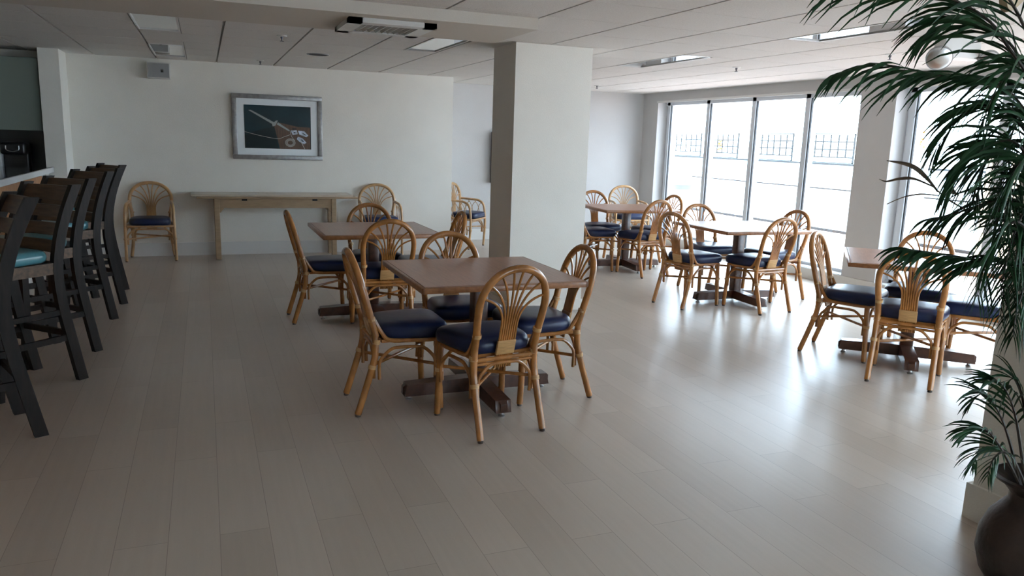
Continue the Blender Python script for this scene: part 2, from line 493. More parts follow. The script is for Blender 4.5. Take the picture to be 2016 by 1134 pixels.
def flower_pot(x, y, z, lab, s=1.0):
    t = thing('flower_pot', lab, 'flower pot', (x, y, z))
    bm = B(); lathe(bm, [(.09 * s, 0), (.13 * s, .22 * s), (.14 * s, .22 * s), (.14 * s, .25 * s), (.12 * s, .25 * s)], 20); obj('pot', bm, FENCE, t)
    bm = B()
    rnd = random.Random(3)
    for i in range(46):
        a, r_, h = rnd.random() * 6.28, rnd.random() * .16 * s, (.28 + rnd.random() * .34) * s
        bmesh.ops.create_icosphere(bm, subdivisions=1, radius=.03 * s, matrix=Matrix.Translation((r_ * math.cos(a), r_ * math.sin(a), h)))
    obj('blossoms', bm, ORANGE, t)
flower_pot(13.23, 17.95, 1.24, 'orange blossoms showing behind the lattice outside the window', 0.75)
flower_pot(10.62, 9.30, 1.38, 'orange blossoms outside beside the palm, near the second window frame', 0.75)
bm = B(); box(bm, -.15, .15, -.15, .15, 0, 1.41); o = obj('plinth', bm, PARAPET, smooth=False); o.location = (10.62, 9.30, -.03); tag(o, 'white terrace plinth carrying a pot of orange blossoms', 'plinth')

# ---------------------------------------------------------------- rattan chairs
def ring_outline(wf, wr, yf, yr, n=32, e=3.2, crown=0.02):
    out = []
    for k in range(n):
        a = 2 * math.pi * k / n
        c, s = math.cos(a), math.sin(a)
        u = math.copysign(abs(c) ** (2 / e), c)
        v = math.copysign(abs(s) ** (2 / e), s)
        y = yr + (yf - yr) * (v + 1) / 2
        wdt = wr + (wf - wr) * (v + 1) / 2
        out.append((u * wdt, y))
    return out
def cushion(bm, wf, wr, yf, yr, z0, z1, dome=.018, e=3.2):
    base = ring_outline(wf, wr, yf, yr, e=e)
    cy = (yf + yr) / 2
    def lay(s, z): return [Vector((x * s, cy + (y - cy) * s, z)) for x, y in base]
    h = z1 - z0
    layers(bm, [lay(.90, z0), lay(.975, z0 + .12 * h), lay(1.0, z0 + .4 * h), lay(1.0, z0 + .62 * h), lay(.975, z0 + .85 * h), lay(.92, z1), lay(.75, z1 + dome * .6), lay(.5, z1 + dome * .9), lay(.2, z1 + dome)])
def mir(p, s): return (p[0] * s, p[1], p[2])
def rattan_chair(name, label, cat, arms, m):
    t = thing(name, label, cat)
    hw, ss, sr, ff = (.225, .205, .235, .262) if arms else (.193, .180, .187, .205)
    yr, yf, fy, ry = (-.17, .19, .17, -.20) if arms else (-.15, .20, .21, -.25)
    sw = (.228, .208) if arms else (.238, .19)
    cy1 = .235 if arms else .266
    wrap = CANE if not arms else RATTAN_PALE
    def yz(z): return yr - (z - .44) * (.10 if arms else .27)
    # back hoop
    half = [(-ss, yz(.44), .44), (-ss - .004, yz(.54), .54), (-hw + .002, yz(.62), .62), (-hw, yz(.70), .70), (-hw * .93, yz(.765), .765), (-hw * .74, yz(.825), .825), (-hw * .42, yz(.868), .868), (0, yz(.884), .884)]
    full = half + [mir(p, -1) for p in half[-2::-1]]
    bm = B(); tube(bm, full, .0198, 10, 4); obj('back_hoop', bm, m, t)
    # fan of thin canes
    bm = B()
    nx = 8
    ends = [12, 36, 60, 81]
    for i in range(4):
        for s in (-1, 1):
            x0 = (.0455 - .013 * i)
            a = math.radians(ends[i])
            ex, ez = hw * .97 * math.cos(a), .70 + .178 * math.sin(a)
            zb = .595
            cx, cz = x0 * 1.2, [.705, .735, .76, .80][i]
            pts = [(s * x0, yz(.345) - .004, .345), (s * x0, yz(.48) - .004, .48), (s * x0, yz(zb), zb)]
            for tt in (.25, .5, .75, 1.0):
                px = (1 - tt) ** 2 * x0 + 2 * tt * (1 - tt) * cx + tt * tt * ex
                pz = (1 - tt) ** 2 * zb + 2 * tt * (1 - tt) * cz + tt * tt * ez
                pts.append((s * px, yz(pz), pz))
            tube(bm, pts, .0066, 6, 3)
    obj('back_fan', bm, m, t)
    bm = B()
    for (z0, z1, th) in ((.418, .497, .017), (.395, .405, .017), (.370, .381, .017)):
        bmp = B(); box(bmp, -.054, .054, -th / 2, th / 2, z0, z1, .004, 2)
        for v in bmp.verts: v.co.y += yz(v.co.z) - .004
        me = bpy.data.meshes.new('tmp'); bmp.to_mesh(me); bmp.free(); bm.from_mesh(me); bpy.data.meshes.remove(me)
    obj('woven_splat', bm, CANE if not arms else m, t)
    # seat frame
    bm = B()
    loop = [(-ss - .004, yz(.54) + .012, .54), (-ss - .002, yr + .03, .46), (-ss - .008, yr + .075, .418), (-ff + .012, .05, .412), (-ff + .006, yf - .04, .412), (-ff + .05, yf + .022, .412), (0, yf + .035, .412)]
    tube(bm, loop + [mir(p, -1) for p in loop[-2::-1]], .0125, 8, 4)
    tube(bm, [(-ss, yr, .40), (ss, yr, .40)], .012, 8, 0)
    tube(bm, [(-ss, yr, .378), (ss, yr, .378)], .009, 8, 0)
    box(bm, -ss - .01, ss + .01, yr + .03, yf, .405, .422)
    obj('seat_frame', bm, m, t)
    # cushion
    bm = B(); cushion(bm, sw[0], sw[1], cy1, yr + .012, .420, .497, .012, 4.6); o = obj('seat_cushion', bm, VINYL, t, angle=80)
    # legs
    for s in (-1, 1):
        bm = B(); tube(bm, [(s * ss, yz(.46), .46), (s * (ss + .002), yr - .004, .34), (s * (ss + .004), yr - .035, .22), (s * sr, ry, .012)], .0185, 10, 4); lg = obj('leg', bm, m, t)
        bm = B(); tube(bm, [(s * sr, ry, 0), (s * sr, ry, .014)], .0145, 10, 0); obj('foot_cap', bm, FOOT, lg)
        for pa, pb, r_ in (((s * (ss + .001), yr + .004, .425), (s * (ss + .001), yr + .001, .40), .0222), ((s * (ss + .003), yr - .018, .283), (s * (ss + .003), yr - .024, .262), .0222), ((s * ss, yz(.545), .548), (s * ss, yz(.525), .528), .0235)):
            bm = B(); tube(bm, [pa, pb], r_, 10, 0); obj('cane_binding', bm, wrap, lg)
        bm = B()
        if arms:
            tube(bm, [(s * ff, fy, .012), (s * (ff - .004), fy + .02, .30), (s * (ff - .008), fy + .01, .52), (s * (ff - .012), fy - .02, .61), (s * (ff - .018), fy - .09, .652), (s * (ff - .03), -.05, .664), (s * hw, yz(.668) + .01, .668)], .0165, 10, 5)
        else:
            tube(bm, [(s * ff, fy, .012), (s * (ff - .004), fy - .012, .24), (s * (ff - .008), fy - .02, .42)], .018, 10, 4)
        lg = obj('front_leg', bm, m, t)
        bm = B(); tube(bm, [(s * ff, fy, 0), (s * ff, fy, .014)], .0145, 10, 0); obj('foot_cap', bm, FOOT, lg)
        bm = B(); tube(bm, [(s * (ff - .004), fy - .010 + (.028 if arms else 0), .275), (s * (ff - .004), fy - .011 + (.028 if arms else 0), .255)], .0222, 10, 0); obj('cane_binding', bm, wrap, lg)
        if arms:
            bm = B()
            for q in range(3):
                y0 = fy - .05 - q * .10
                tube(bm, [(s * (ff - .02), y0 + .03, .635), (s * (ff - .02), y0 - .02, .58), (s * (ff - .02), y0 - .05, .44)], .0045, 6, 3)
                tube(bm, [(s * (ff - .02), y0 - .09, .645), (s * (ff - .02), y0 - .04, .58), (s * (ff - .02), y0, .44)], .0045, 6, 3)
            obj('arm_lattice', bm, m, t)
    # bent braces under the seat
    def brace(p0, p1, zlo=.20, zhi=.375):
        d = Vector(p1) - Vector(p0); L = d.length; d.normalize()
        P0, P1 = Vector(p0), Vector(p1)
        bm = B()
        pts = [P0 + Vector((0, 0, zlo)), P0 + Vector((0, 0, zlo + .09)), P0 + d * .022 + Vector((0, 0, zhi - .045)), P0 + d * .065 + Vector((0, 0, zhi - .008)), P0 + d * .11 + Vector((0, 0, zhi)),
               P1 - d * .11 + Vector((0, 0, zhi)), P1 - d * .065 + Vector((0, 0, zhi - .008)), P1 - d * .022 + Vector((0, 0, zhi - .045)), P1 + Vector((0, 0, zlo + .09)), P1 + Vector((0, 0, zlo))]
        tube(bm, pts, .0095, 8, 3)
        obj('bent_brace', bm, m, t)
    a = .027
    brace((-ss - .004 + a, yr - .006, 0), (ss + .004 - a, yr - .006, 0))
    brace((-ff + a, fy - .005, 0), (ff - a, fy - .005, 0))
    for s in (-1, 1): brace((s * (ss + .006), yr - .008 + a, 0), (s * (ff - .004), fy - .005 - a, 0))
    for s, z in ((-1, .262), (1, .282)):
        bm = B(); tube(bm, [(s * (ss + .002), yr - .02, z), (-s * (ff - .006), fy, z)], .0095, 8, 0); obj('stretcher', bm, m, t)
    return t

def pose(t, x, y, deg):
    t.location = (x, y, 0)
    t.rotation_euler = (0, 0, math.radians(deg - 90))
side = rattan_chair('rattan_side_chair', '', 'chair', False, RATTAN)
side_tree = tree_of(side)
arm = rattan_chair('rattan_armchair', '', 'armchair', True, RATTAN_PALE)
arm_tree = tree_of(arm)
CH = [
 # nearest table
 ('nearest table: rattan chair showing its whole fan back, tucked in on the camera side', 1.38, 3.73, 100, 'chairs at the nearest table'),
 ('nearest table: rattan side chair tucked in at its bar-facing edge', .975, 4.19, 0, 'chairs at the nearest table'),
 ('nearest table: rattan side chair tucked in at its window-facing edge, back seen edge-on', 1.85, 4.12, 180, 'chairs at the nearest table'),
 ('nearest table: rattan side chair across it, seat seen under the tabletop', 1.485, 4.61, 270, 'chairs at the nearest table'),
 # second table
 ('table in front of the console: rattan chair with fan back toward the camera', 1.277, 5.935, 90, 'chairs at the table before the console'),
 ('table in front of the console: rattan chair nearest the bar stools, seen side-on', .868, 6.41, 1, 'chairs at the table before the console'),
 ('table in front of the console: rattan chair across it, hoop rising over the tabletop', 1.385, 6.81, 268, 'chairs at the table before the console'),
 ('table in front of the console: rattan chair beside the square column, seen edge-on', 1.772, 6.30, 176, 'chairs at the table before the console'),
 # third table, in the corner by the windows
 ('corner table behind the column: rattan chair with fan back toward the room', 4.77, 7.79, 97, 'chairs at the corner table'),
 ('corner table behind the column: rattan chair half hidden by the column', 4.29, 8.22, -2, 'chairs at the corner table'),
 ('corner table behind the column: rattan chair at its far side facing the camera', 4.72, 8.80, 265, 'chairs at the corner table'),
 ('corner table behind the column: rattan chair on its window side', 5.25, 8.30, 186, 'chairs at the corner table'),
 # fourth table, by the first window
 ('window table: rattan chair turned out toward the open floor and the column', 4.30, 6.18, 13, 'chairs at the window table'),
 ('window table: rattan chair with fan back toward the camera, beside the pedestal foot', 4.85, 5.83, 96, 'chairs at the window table'),
 ('window table: rattan chair on its far side, in front of the trash bin', 4.94, 6.76, 266, 'chairs at the window table'),
 ('window table: rattan chair on its window side, dark against the glass', 5.38, 6.24, 184, 'chairs at the window table'),
 # fifth table, by the palm
 ('table beside the palm: rattan chair at its corner toward the white floor glare', 4.45, 4.34, -58, 'chairs at the table beside the palm'),
 ('table beside the palm: rattan chair with fan back toward the camera, fronds across it', 4.37, 3.70, 36, 'chairs at the table beside the palm'),
 ('table beside the palm: rattan chair on its window side, hoop above the tabletop', 5.14, 4.31, 216, 'chairs at the table beside the palm'),
 ('table beside the palm: rattan chair mostly hidden by the fronds and near column', 5.02, 3.66, 122, 'chairs at the table beside the palm'),
]
for i, (lab, x, y, d, g) in enumerate(CH):
    t = side if i == 0 else dup(side, side_tree)
    t['label'] = lab; t['group'] = g
    pose(t, x, y, d)
AR = [
 ('pale rattan armchair against the wall between bar stools and console table', -.605, 9.88, 270),
 ('pale rattan armchair against the wall at the column end of the console', 2.08, 9.87, 268),
 ('pale rattan armchair in the recess, half hidden by the square column', 3.42, 10.38, 318),
 ('pale rattan armchair in the far corner behind the corner table', 5.85, 10.05, 262),
]
for i, (lab, x, y, d) in enumerate(AR):
    t = arm if i == 0 else dup(arm, arm_tree)
    t['label'] = lab; t['group'] = 'rattan armchairs along the walls'
    pose(t, x, y, d)

# ---------------------------------------------------------------- pedestal tables
def pedestal_table():
    t = thing('dining_table', '', 'table')
    h = .475
    bm = B(); box(bm, -h + .022, h - .022, -h + .022, h - .022, .735, .7515, .001, 1); obj('tabletop', bm, TOPWOOD, t)
    bm = B()
    for s in (-1, 1):
        box(bm, s * h - s * .024 if s > 0 else -h, h if s > 0 else -h + .024, -h, h, .718, .75, .006, 2)
        box(bm, -h, h, s * h - s * .024 if s > 0 else -h, h if s > 0 else -h + .024, .718, .75, .006, 2)
    obj('table_edging', bm, EDGEWOOD, t)
    bm = B(); box(bm, -.28, .28, -.05, .05, .705, .735); box(bm, -.05, .05, -.28, .28, .70, .735); obj('top_support', bm, DARKWOOD, t)
    bm = B(); box(bm, -.045, .045, -.045, .045, .05, .715, .014, 3); obj('pedestal_post', bm, DARKWOOD, t)
    for k in range(2):
        bm = B()
        prof = [(-.46, .045), (-.455, .030), (.455, .030), (.46, .045), (.46, .080), (.44, .098), (.10, .112), (-.10, .112), (-.44, .098), (-.46, .080)]
        fa, fb = [], []
        for x, z in prof:
            fa.append(bm.verts.new((x, -.045, z))); fb.append(bm.verts.new((x, .045, z)))
        n = len(prof)
        for i in range(n): bm.faces.new((fa[i], fa[(i + 1) % n], fb[(i + 1) % n], fb[i]))
        bm.faces.new(fa); bm.faces.new(fb[::-1])
        es = [e for e in bm.edges if abs(abs(e.verts[0].co.x) - .46) < .006 and abs(abs(e.verts[1].co.x) - .46) < .006 and e.verts[0].co.y == e.verts[1].co.y and abs(e.verts[0].co.z - e.verts[1].co.z) > .02]
        bmesh.ops.bevel(bm, geom=es, offset=.025, segments=3, affect='EDGES')
        if k:
            for v in bm.verts: v.co = Vector((v.co.y, v.co.x, v.co.z))
        f = obj('base_bar', bm, DARKWOOD, t)
        for s in (-1, 1):
            p = (s * .42, 0) if not k else (0, s * .42)
            bm = B(); lathe(bm, [(.018, 0), (.02, .008), (.012, .012), (.012, .032)], 12, p[0], p[1]); obj('foot_glide', bm, STEEL, f)
    return t
tab = pedestal_table(); tab_tree = tree_of(tab)
TB = [
 ('square brown table nearest the camera, with four chairs tucked in', 1.478, 4.205, 0),
 ('square brown table standing before the console table', 1.29, 6.375, 0),
 ('square brown table farthest back, in the corner behind the column', 4.80, 8.27, -5),
 ('square brown table before the first window, its top mirroring the glass', 4.885, 6.20, -2),
 ('square brown table set cornerwise beside the palm', 4.79, 4.06, -43),
]
for i, (lab, x, y, d) in enumerate(TB):
    t = tab if i == 0 else dup(tab, tab_tree)
    t['label'] = lab; t['group'] = 'square dining tables'
    t.location = (x, y, 0); t.rotation_euler = (0, 0, math.radians(d))

# ---------------------------------------------------------------- console table
t = thing('console_table', 'long pale wooden console table standing against the picture wall', 'table', (0, 0, 0))
bm = B(); box(bm, -.10, 1.77, 9.68, 10.12, .728, .752, .003, 1); obj('lower_leaf', bm, CONSOLE, t)
bm = B(); box(bm, -.16, 1.71, 9.68, 10.12, .753, .777, .003, 1); obj('folded_leaf', bm, CONSOLE_TOP, t)
for y0, y1 in ((9.725, 9.75), (10.05, 10.075)):
    bm = B(); box(bm, .15, 1.46, y0, y1, .615, .727); a = obj('apron', bm, CONSOLE, t, smooth=False)
    if y0 < 9.8:
        for x in (.40, 1.22):
            bm = B(); box(bm, x, x + .06, y0 - .002, y0 + .005, .70, .722); obj('slot', bm, DARK, a, smooth=False)
for x in (.12, 1.48):
    for y in (9.74, 10.06):
        bm = B(); box(bm, x - .03, x + .03, y - .03, y + .03, 0, .727, .004, 1); lg = obj('leg', bm, CONSOLE, t)
        bm = B()
        s = 1 if x < 1 else -1
        for q in range(4): box(bm, min(x + s * .03, x + s * (.03 + .05 - q * .012)), max(x + s * .03, x + s * (.03 + .05 - q * .012)), y - .012, y + .012, .603 - q * .014, .617 - q * .014)
        obj('corner_bracket', bm, CONSOLE, lg, smooth=False)

# ---------------------------------------------------------------- bar
bm = B(); box(bm, -1.95, -1.60, 2.2, 9.45, 0, 1.02); 
t = thing('bar_counter', 'long bar with orange wood front and pale stone edge', 'bar counter')
obj('bar_front', bm, BARWOOD, t, smooth=False)
bm = B(); box(bm, -1.62, -1.56, 9.45, 9.62, 0, 1.02); box(bm, -1.95, -1.62, 9.45, 9.62, 0, 1.02); obj('end_post', bm, TRIM, t, smooth=False)
bm = B(); box(bm, -2.22, -1.535, 2.1, 9.645, 1.02, 1.068, .004, 1); obj('stone_top', bm, GRANITE, t)
bm = B(); box(bm, -1.533, -1.51, 2.1, 9.645, 1.012, 1.070, .004, 1); obj('stone_edge', bm, EDGE, t)
bm = B(); box(bm, -1.60, -1.58, 2.2, 9.45, 0, .12); obj('kick_board', bm, TRIM, t, smooth=False)

# kitchen beyond the bar
t = thing('wall_cupboard', 'grey-green wall cupboard above the dark kitchen niche', 'cupboard', (0, 0, 0))
bm = B(); box(bm, -4.05, -1.59, 9.76, 10.13, 1.45, 2.21); obj('carcass', bm, CAB, t, smooth=False)
for k in range(3):
    bm = B(); box(bm, -1.60 - (k + 1) * .80, -1.605 - k * .80, 9.74, 9.758, 1.455, 2.205, .003, 1); obj('cupboard_door', bm, CAB, t)
t = thing('kitchen_counter', 'dark kitchen counter under the wall cupboard', 'counter', (0, 0, 0))
bm = B(); box(bm, -4.05, -2.32, 9.5, 10.13, 0, .90); obj('base_cabinet', bm, BLACKP, t, smooth=False)
bm = B(); box(bm, -4.05, -1.59, 9.66, 10.13, .90, .94); obj('worktop', bm, GRANITE, t, smooth=False)
bm = B(); box(bm, -4.05, -1.59, 10.11, 10.135, .94, 1.45); obj('kitchen_backsplash', bm, BLACKP, None, smooth=False, kind='structure')  # black backsplash over the worktop, kept as its own structure
t = thing('coffee_maker', 'black coffee maker with silver handle ring in the dark kitchen niche', 'coffee maker', (-1.90, 9.88, .94))
bm = B(); box(bm, -.12, .12, -.14, .16, 0, .04, .01, 2); box(bm, -.12, .12, .02, .16, .03, .36, .02, 3); box(bm, -.12, .12, -.14, .16, .25, .38, .03, 3); obj('machine_body', bm, BLACKP, t)
bm = B(); tube(bm, [(-.06, -.145, .345), (-.055, -.15, .30), (0, -.152, .285), (.055, -.15, .30), (.06, -.145, .345)], .005, 8, 4); obj('silver_ring', bm, STEEL, t)
bm = B(); box(bm, -.16, -.125, -.05, .14, 0.0, .33, .008, 2); obj('water_tank', bm, EDGE, t)

# ---------------------------------------------------------------- bar stools
def bar_stool():
    t = thing('bar_stool', '', 'bar stool')
    hx = .205
    for s in (-1, 1):
        bm = B(); sweep_rect(bm, [(s * hx, -.27, 0), (s * hx, -.225, .22), (s * hx, -.175, .48), (s * hx, -.160, .68), (s * hx, -.190, .86), (s * hx, -.245, 1.02), (s * hx, -.315, 1.17)], .034, .060, 5); obj('rear_leg', bm, STOOLPOST, t, angle=50)
        bm = B(); sweep_rect(bm, [(s * hx, .235, 0), (s * hx, .21, .3), (s * hx, .20, .715)], .04, .04, 2); obj('front_leg', bm, STOOLPOST, t, angle=50)
    for k, z in enumerate((1.115, 1.012, .912, .815)):
        bm = B()
        h = .085 if k == 0 else .068
        yy = lambda zz: -.162 - max(0, zz - .70) ** 1.5 * .48
        rings = []
        for i in range(9):
            u = -1 + i / 4
            x = u * (hx - .016)
            bow = -.028 * (1 - u * u)
            rings.append([Vector((x, yy(z + dz) + bow + dy, z + dz)) for dy, dz in ((-.009, -h / 2), (.009, -h / 2), (.009, h / 2), (-.009, h / 2))])
        layers(bm, rings); obj('back_slat', bm, STOOLSLAT, t, angle=50)
    bm = B()
    box(bm, -hx + .016, hx - .016, .18, .21, .665, .730); box(bm, -hx + .016, hx - .016, -.175, -.145, .665, .730)
    for s in (-1, 1): box(bm, s * hx - .014, s * hx + .014, -.145, .185, .665, .730)
    obj('seat_rail', bm, STOOLSLAT, t, smooth=False)
    bm = B(); cushion(bm, .215, .20, .235, -.145, .730, .798, .010, 6); obj('seat_cushion', bm, TEAL, t, angle=80)
    for s in (-1, 1):
        bm = B(); box(bm, s * hx - .011, s * hx + .011, -.21, .215, .26, .295); obj('footrest_rail', bm, STOOLPOST, t, smooth=False)
        bm = B(); box(bm, s * hx - .011, s * hx + .011, -.175, .205, .42, .45); obj('footrest_rail', bm, STOOLPOST, t, smooth=False)
    bm = B(); box(bm, -hx + .018, hx - .018, .20, .225, .19, .24); obj('footrest_rail', bm, STOOLPOST, t, smooth=False)
    bm = B(); box(bm, -hx + .016, hx - .016, -.22, -.20, .28, .315); obj('footrest_rail', bm, STOOLPOST, t, smooth=False)
    return t
st = bar_stool(); st_tree = tree_of(st)
# near rear foot position and heading of each
ST = [
 ('dark bar stool nearest the camera, its seat cut by the photo edge', -.80, 4.18, 203),
 ('dark bar stool second from the camera, with the paler worn front post', -.74, 5.12, 225),
 ('dark bar stool third from the camera, teal seat showing past its post', -.73, 5.77, 225),
 ('dark bar stool fourth from the camera along the bar', -.72, 6.75, 222),
 ('dark bar stool fifth from the camera, mostly behind others', -.70, 7.34, 218),
 ('dark bar stool farthest from the camera, nearest the wall armchair', -.74, 8.01, 212),
]
for i, (lab, fx, fy, d) in enumerate(ST):
    t = st if i == 0 else dup(st, st_tree)
    t['label'] = lab; t['group'] = 'bar stools along the bar'
    a = math.radians(d - 90)
    # local near rear foot is (+.205,-.27) for headings toward the bar
    lx, ly = -.205, -.27
    best = None
    for lx in (-.205, .205):
        X, Y = lx * math.cos(a) - ly * math.sin(a), lx * math.sin(a) + ly * math.cos(a)
        if best is None or Y < best[1]: best = (X, Y)
    t.location = (fx - best[0], fy - best[1], 0)
    t.rotation_euler = (0, 0, a)

# ---------------------------------------------------------------- things on walls
t = thing('framed_picture', 'silver framed photograph of rope and a sail on a boat deck', 'picture', (.335, YB, 1.18))
W_, H_ = 1.07, .785
bm = B(); f_ = .055
box(bm, 0, W_, -.04, 0, H_ - f_, H_, .006, 2); box(bm, 0, W_, -.04, 0, 0, f_, .006, 2); box(bm, 0, f_, -.04, 0, f_, H_ - f_, .006, 2); box(bm, W_ - f_, W_, -.04, 0, f_, H_ - f_, .006, 2)
obj('frame', bm, SILVER, t)
bm = B(); box(bm, f_, W_ - f_, -.02, -.01, f_, H_ - f_); obj('mat_board', bm, MATBOARD, t, smooth=False)
px0, pz0, pw, ph = .14, .135, .79, .52
pr = obj('print', (lambda b: (box(b, px0, px0 + pw, -.0225, -.02, pz0, pz0 + ph), b)[1])(B()), DEEPSEA, t, smooth=False)
def poly(bm, pts, y, th=.0006):
    lo = [bm.verts.new((px0 + u * pw, y, pz0 + v * ph)) for u, v in pts]
    hi = [bm.verts.new((px0 + u * pw, y - th, pz0 + v * ph)) for u, v in pts]
    n = len(pts)
    bm.faces.new(lo); bm.faces.new(hi)
    for i in range(n): bm.faces.new((lo[i], lo[(i + 1) % n], hi[(i + 1) % n], hi[i]))
bm = B(); poly(bm, [(0, .0), (.50, .0), (.44, .52), (.2, .42), (0, .30)], -.0225); obj('printed_hull', bm, HULL, pr, smooth=False)
bm = B(); poly(bm, [(.52, .0), (.99, .0), (.99, .52), (.80, .53), (.50, .62), (.44, .55)], -.0232); obj('printed_deck', bm, DECK, pr, smooth=False)
bm = B(); poly(bm, [(.06, .88), (.10, .885), (.45, .61), (.43, .56)], -.0240); poly(bm, [(.50, .62), (.48, .57), (.66, .42), (.68, .44)], -.0240)
poly(bm, [(.42, .52), (.46, .54), (.50, .66), (.47, .66), (.41, .57)], -.0246); obj('printed_spar', bm, SPAR, pr, smooth=False)
def R3(u, v, y=-.0255): return (px0 + u * pw, y, pz0 + v * ph)
bm = B()
tube(bm, [R3(0, .38), (px0 + .22 * pw, -.0255, pz0 + .30 * ph), R3(.48, .235), R3(.58, .28), R3(.68, .34)], .0026, 6, 4)
for r_ in (.075, .06, .045): tube(bm, [R3(.68 + r_ * math.cos(a), .15 + 1.25 * r_ * math.sin(a)) for a in [k * math.pi / 8 for k in range(17)]], .0028, 6, 1)
tube(bm, [R3(.68, .42), R3(.70, .30), R3(.75, .2)], .0028, 6, 3); tube(bm, [R3(.83, .22), R3(.87, .10), R3(.90, .01)], .0035, 6, 3)
obj('printed_rope', bm, ROPE, pr)
bm = B()
poly(bm, [(.69, .44), (.78, .45), (.80, .36), (.72, .33)], -.0245); poly(bm, [(.80, .44), (.90, .43), (.96, .33), (.93, .29), (.82, .35)], -.0250); poly(bm, [(.80, .30), (.87, .26), (.93, .16), (.89, .12), (.82, .18), (.78, .24)], -.0250)
obj('printed_sail', bm, SAIL, pr, smooth=False)
bm = B(); poly(bm, [(.845, .41), (.90, .37), (.93, .33), (.90, .34)], -.0262); poly(bm, [(.73, .40), (.76, .405), (.765, .38), (.735, .375)], -.0262); poly(bm, [(.84, .24), (.88, .20), (.90, .17), (.86, .19)], -.0262); poly(bm, [(.71, .49), (.78, .49), (.78, .47), (.72, .465)], -.0262); obj('printed_shadow', bm, HULL, pr, smooth=False)

t = thing('wall_box', 'white wall-mounted box with a black knob, above the left armchair', 'wall box', (-.565, YB, 2.08))
bm = B(); box(bm, 0, .245, -.14, 0, 0, .18, .006, 2); obj('housing', bm, WHITEP, t)
bm = B(); box(bm, .012, .233, -.143, -.138, .012, .168, .003, 1); obj('front_panel', bm, GREYP, t)
bm = B(); box(bm, .145, .172, -.152, -.142, .07, .098, .004, 2); obj('knob', bm, BLACKP, t)
t = thing('wall_television', 'flat black television on the recess wall, almost all behind the column', 'television', (4.02, YR, .87))
bm = B(); box(bm, 0, 1.25, -.09, -.04, 0, .76, .008, 2); obj('screen_case', bm, BLACKP, t)
bm = B(); box(bm, .4, .85, -.04, 0, .2, .55); obj('wall_bracket', bm, BLACKP, t, smooth=False)

# ---------------------------------------------------------------- ceiling fittings
FL = ['recessed ceiling light panel between palm and near column, mirroring the window', 'recessed ceiling light panel above the corner by the windows', 'recessed ceiling light panel emerging behind the beam beside the column', 'recessed ceiling light panel over the room, near the beam, on the bar side', 'recessed ceiling light panel in front of the white wall box', 'recessed ceiling light panel overhead', 'recessed ceiling light panel overhead', 'recessed ceiling light panel overhead']
for (x0, x1, y0, y1), lab in list(zip(FIX, FL))[:5]:
    t = thing('ceiling_light', lab, 'ceiling light', ((x0 + x1) / 2, (y0 + y1) / 2, CZ), 0, 'recessed ceiling lights')
    a, b = (x1 - x0) / 2, (y1 - y0) / 2
    bm = B()
    box(bm, -a, a, -b, -b + .016, -.004, .012); box(bm, -a, a, b - .016, b, -.004, .012); box(bm, -a, -a + .012, -b, b, -.004, .012); box(bm, a - .012, a, -b, b, -.004, .012)
    obj('frame', bm, TRIM, t, smooth=False)
    bm = B(); box(bm, -a + .012, a - .012, -b + .016, b - .016, .004, .010); obj('lens', bm, MIRROR, t, smooth=False)
t = thing('air_diffuser', 'square white louvred air diffuser under the ceiling beam', 'air diffuser', (1.165, 5.36, 2.235))
bm = B()
q = .285
for s, w_ in ((q, .085), (.20, .015)):
    box(bm, -s, s, -s, -s + w_, -.03, 0); box(bm, -s, s, s - w_, s, -.03, 0); box(bm, -s, -s + w_, -s, s, -.03, 0); box(bm, s - w_, s, -s, s, -.03, 0)
obj('frame', bm, WHITEP, t, smooth=False)
bm = B(); box(bm, -.25, .25, -.25, .25, -.004, -.001); obj('dark_throat', bm, DARK, t, smooth=False)
for k in range(9):
    bm = B(); x = -.17 + k * .0425
    v = [bm.verts.new(p) for p in ((x, -.185, -.004), (x + .018, -.185, -.028), (x + .018, .185, -.028), (x, .185, -.004), (x + .004, -.185, -.004), (x + .022, -.185, -.028), (x + .022, .185, -.028), (x + .004, .185, -.004))]
    for f in ((0, 1, 2, 3), (4, 5, 6, 7), (0, 1, 5, 4), (2, 3, 7, 6), (1, 2, 6, 5), (0, 3, 7, 4)): bm.faces.new([v[i] for i in f])
    obj('louvre', bm, WHITEP, t, smooth=False)
SPR = [(.65, 7.0, 'sprinkler head in the ceiling just behind the beam, left of the diffuser'), (.64, 9.5, 'sprinkler head in the ceiling close to the picture wall'), (5.07, 6.71, 'sprinkler head in the ceiling before the first window'), (5.2, 9.99, 'sprinkler head in the ceiling right beside the column top, by the far corner'), (5.35, 5.05, 'sprinkler head in the ceiling above the pier between the windows')]
for x, y, lab in SPR:
    t = thing('sprinkler_head', lab, 'sprinkler', (x, y, CZ), 0, 'ceiling sprinkler heads')
    bm = B(); lathe(bm, [(.042, 0), (.040, -.006), (.015, -.010), (.012, -.006)], 20); obj('escutcheon', bm, WHITEP, t)
    bm = B(); lathe(bm, [(.011, -.004), (.011, -.02), (.006, -.03), (.006, -.042), (.017, -.044), (.017, -.047)], 14); obj('nozzle', bm, BINB, t)
t = thing('ceiling_speaker', 'round dark speaker grille flush in the ceiling, behind the diffuser', 'speaker', (1.13, 8.36, CZ))
bm = B(); lathe(bm, [(.115, 0), (.112, -.006), (.098, -.007), (.098, -.002)], 32); obj('bezel', bm, GREYP, t)
bm = B(); lathe(bm, [(.097, -.001), (.096, -.004)], 32); obj('grille', bm, DARK, t)
t = thing('emergency_light', 'white emergency light with two round lamp heads behind the palm tip', 'emergency light', (4.86, 4.12, CZ))
bm = B(); box(bm, -.05, .30, -.05, .05, -.14, 0, .012, 2); obj('housing', bm, WHITEP, t)
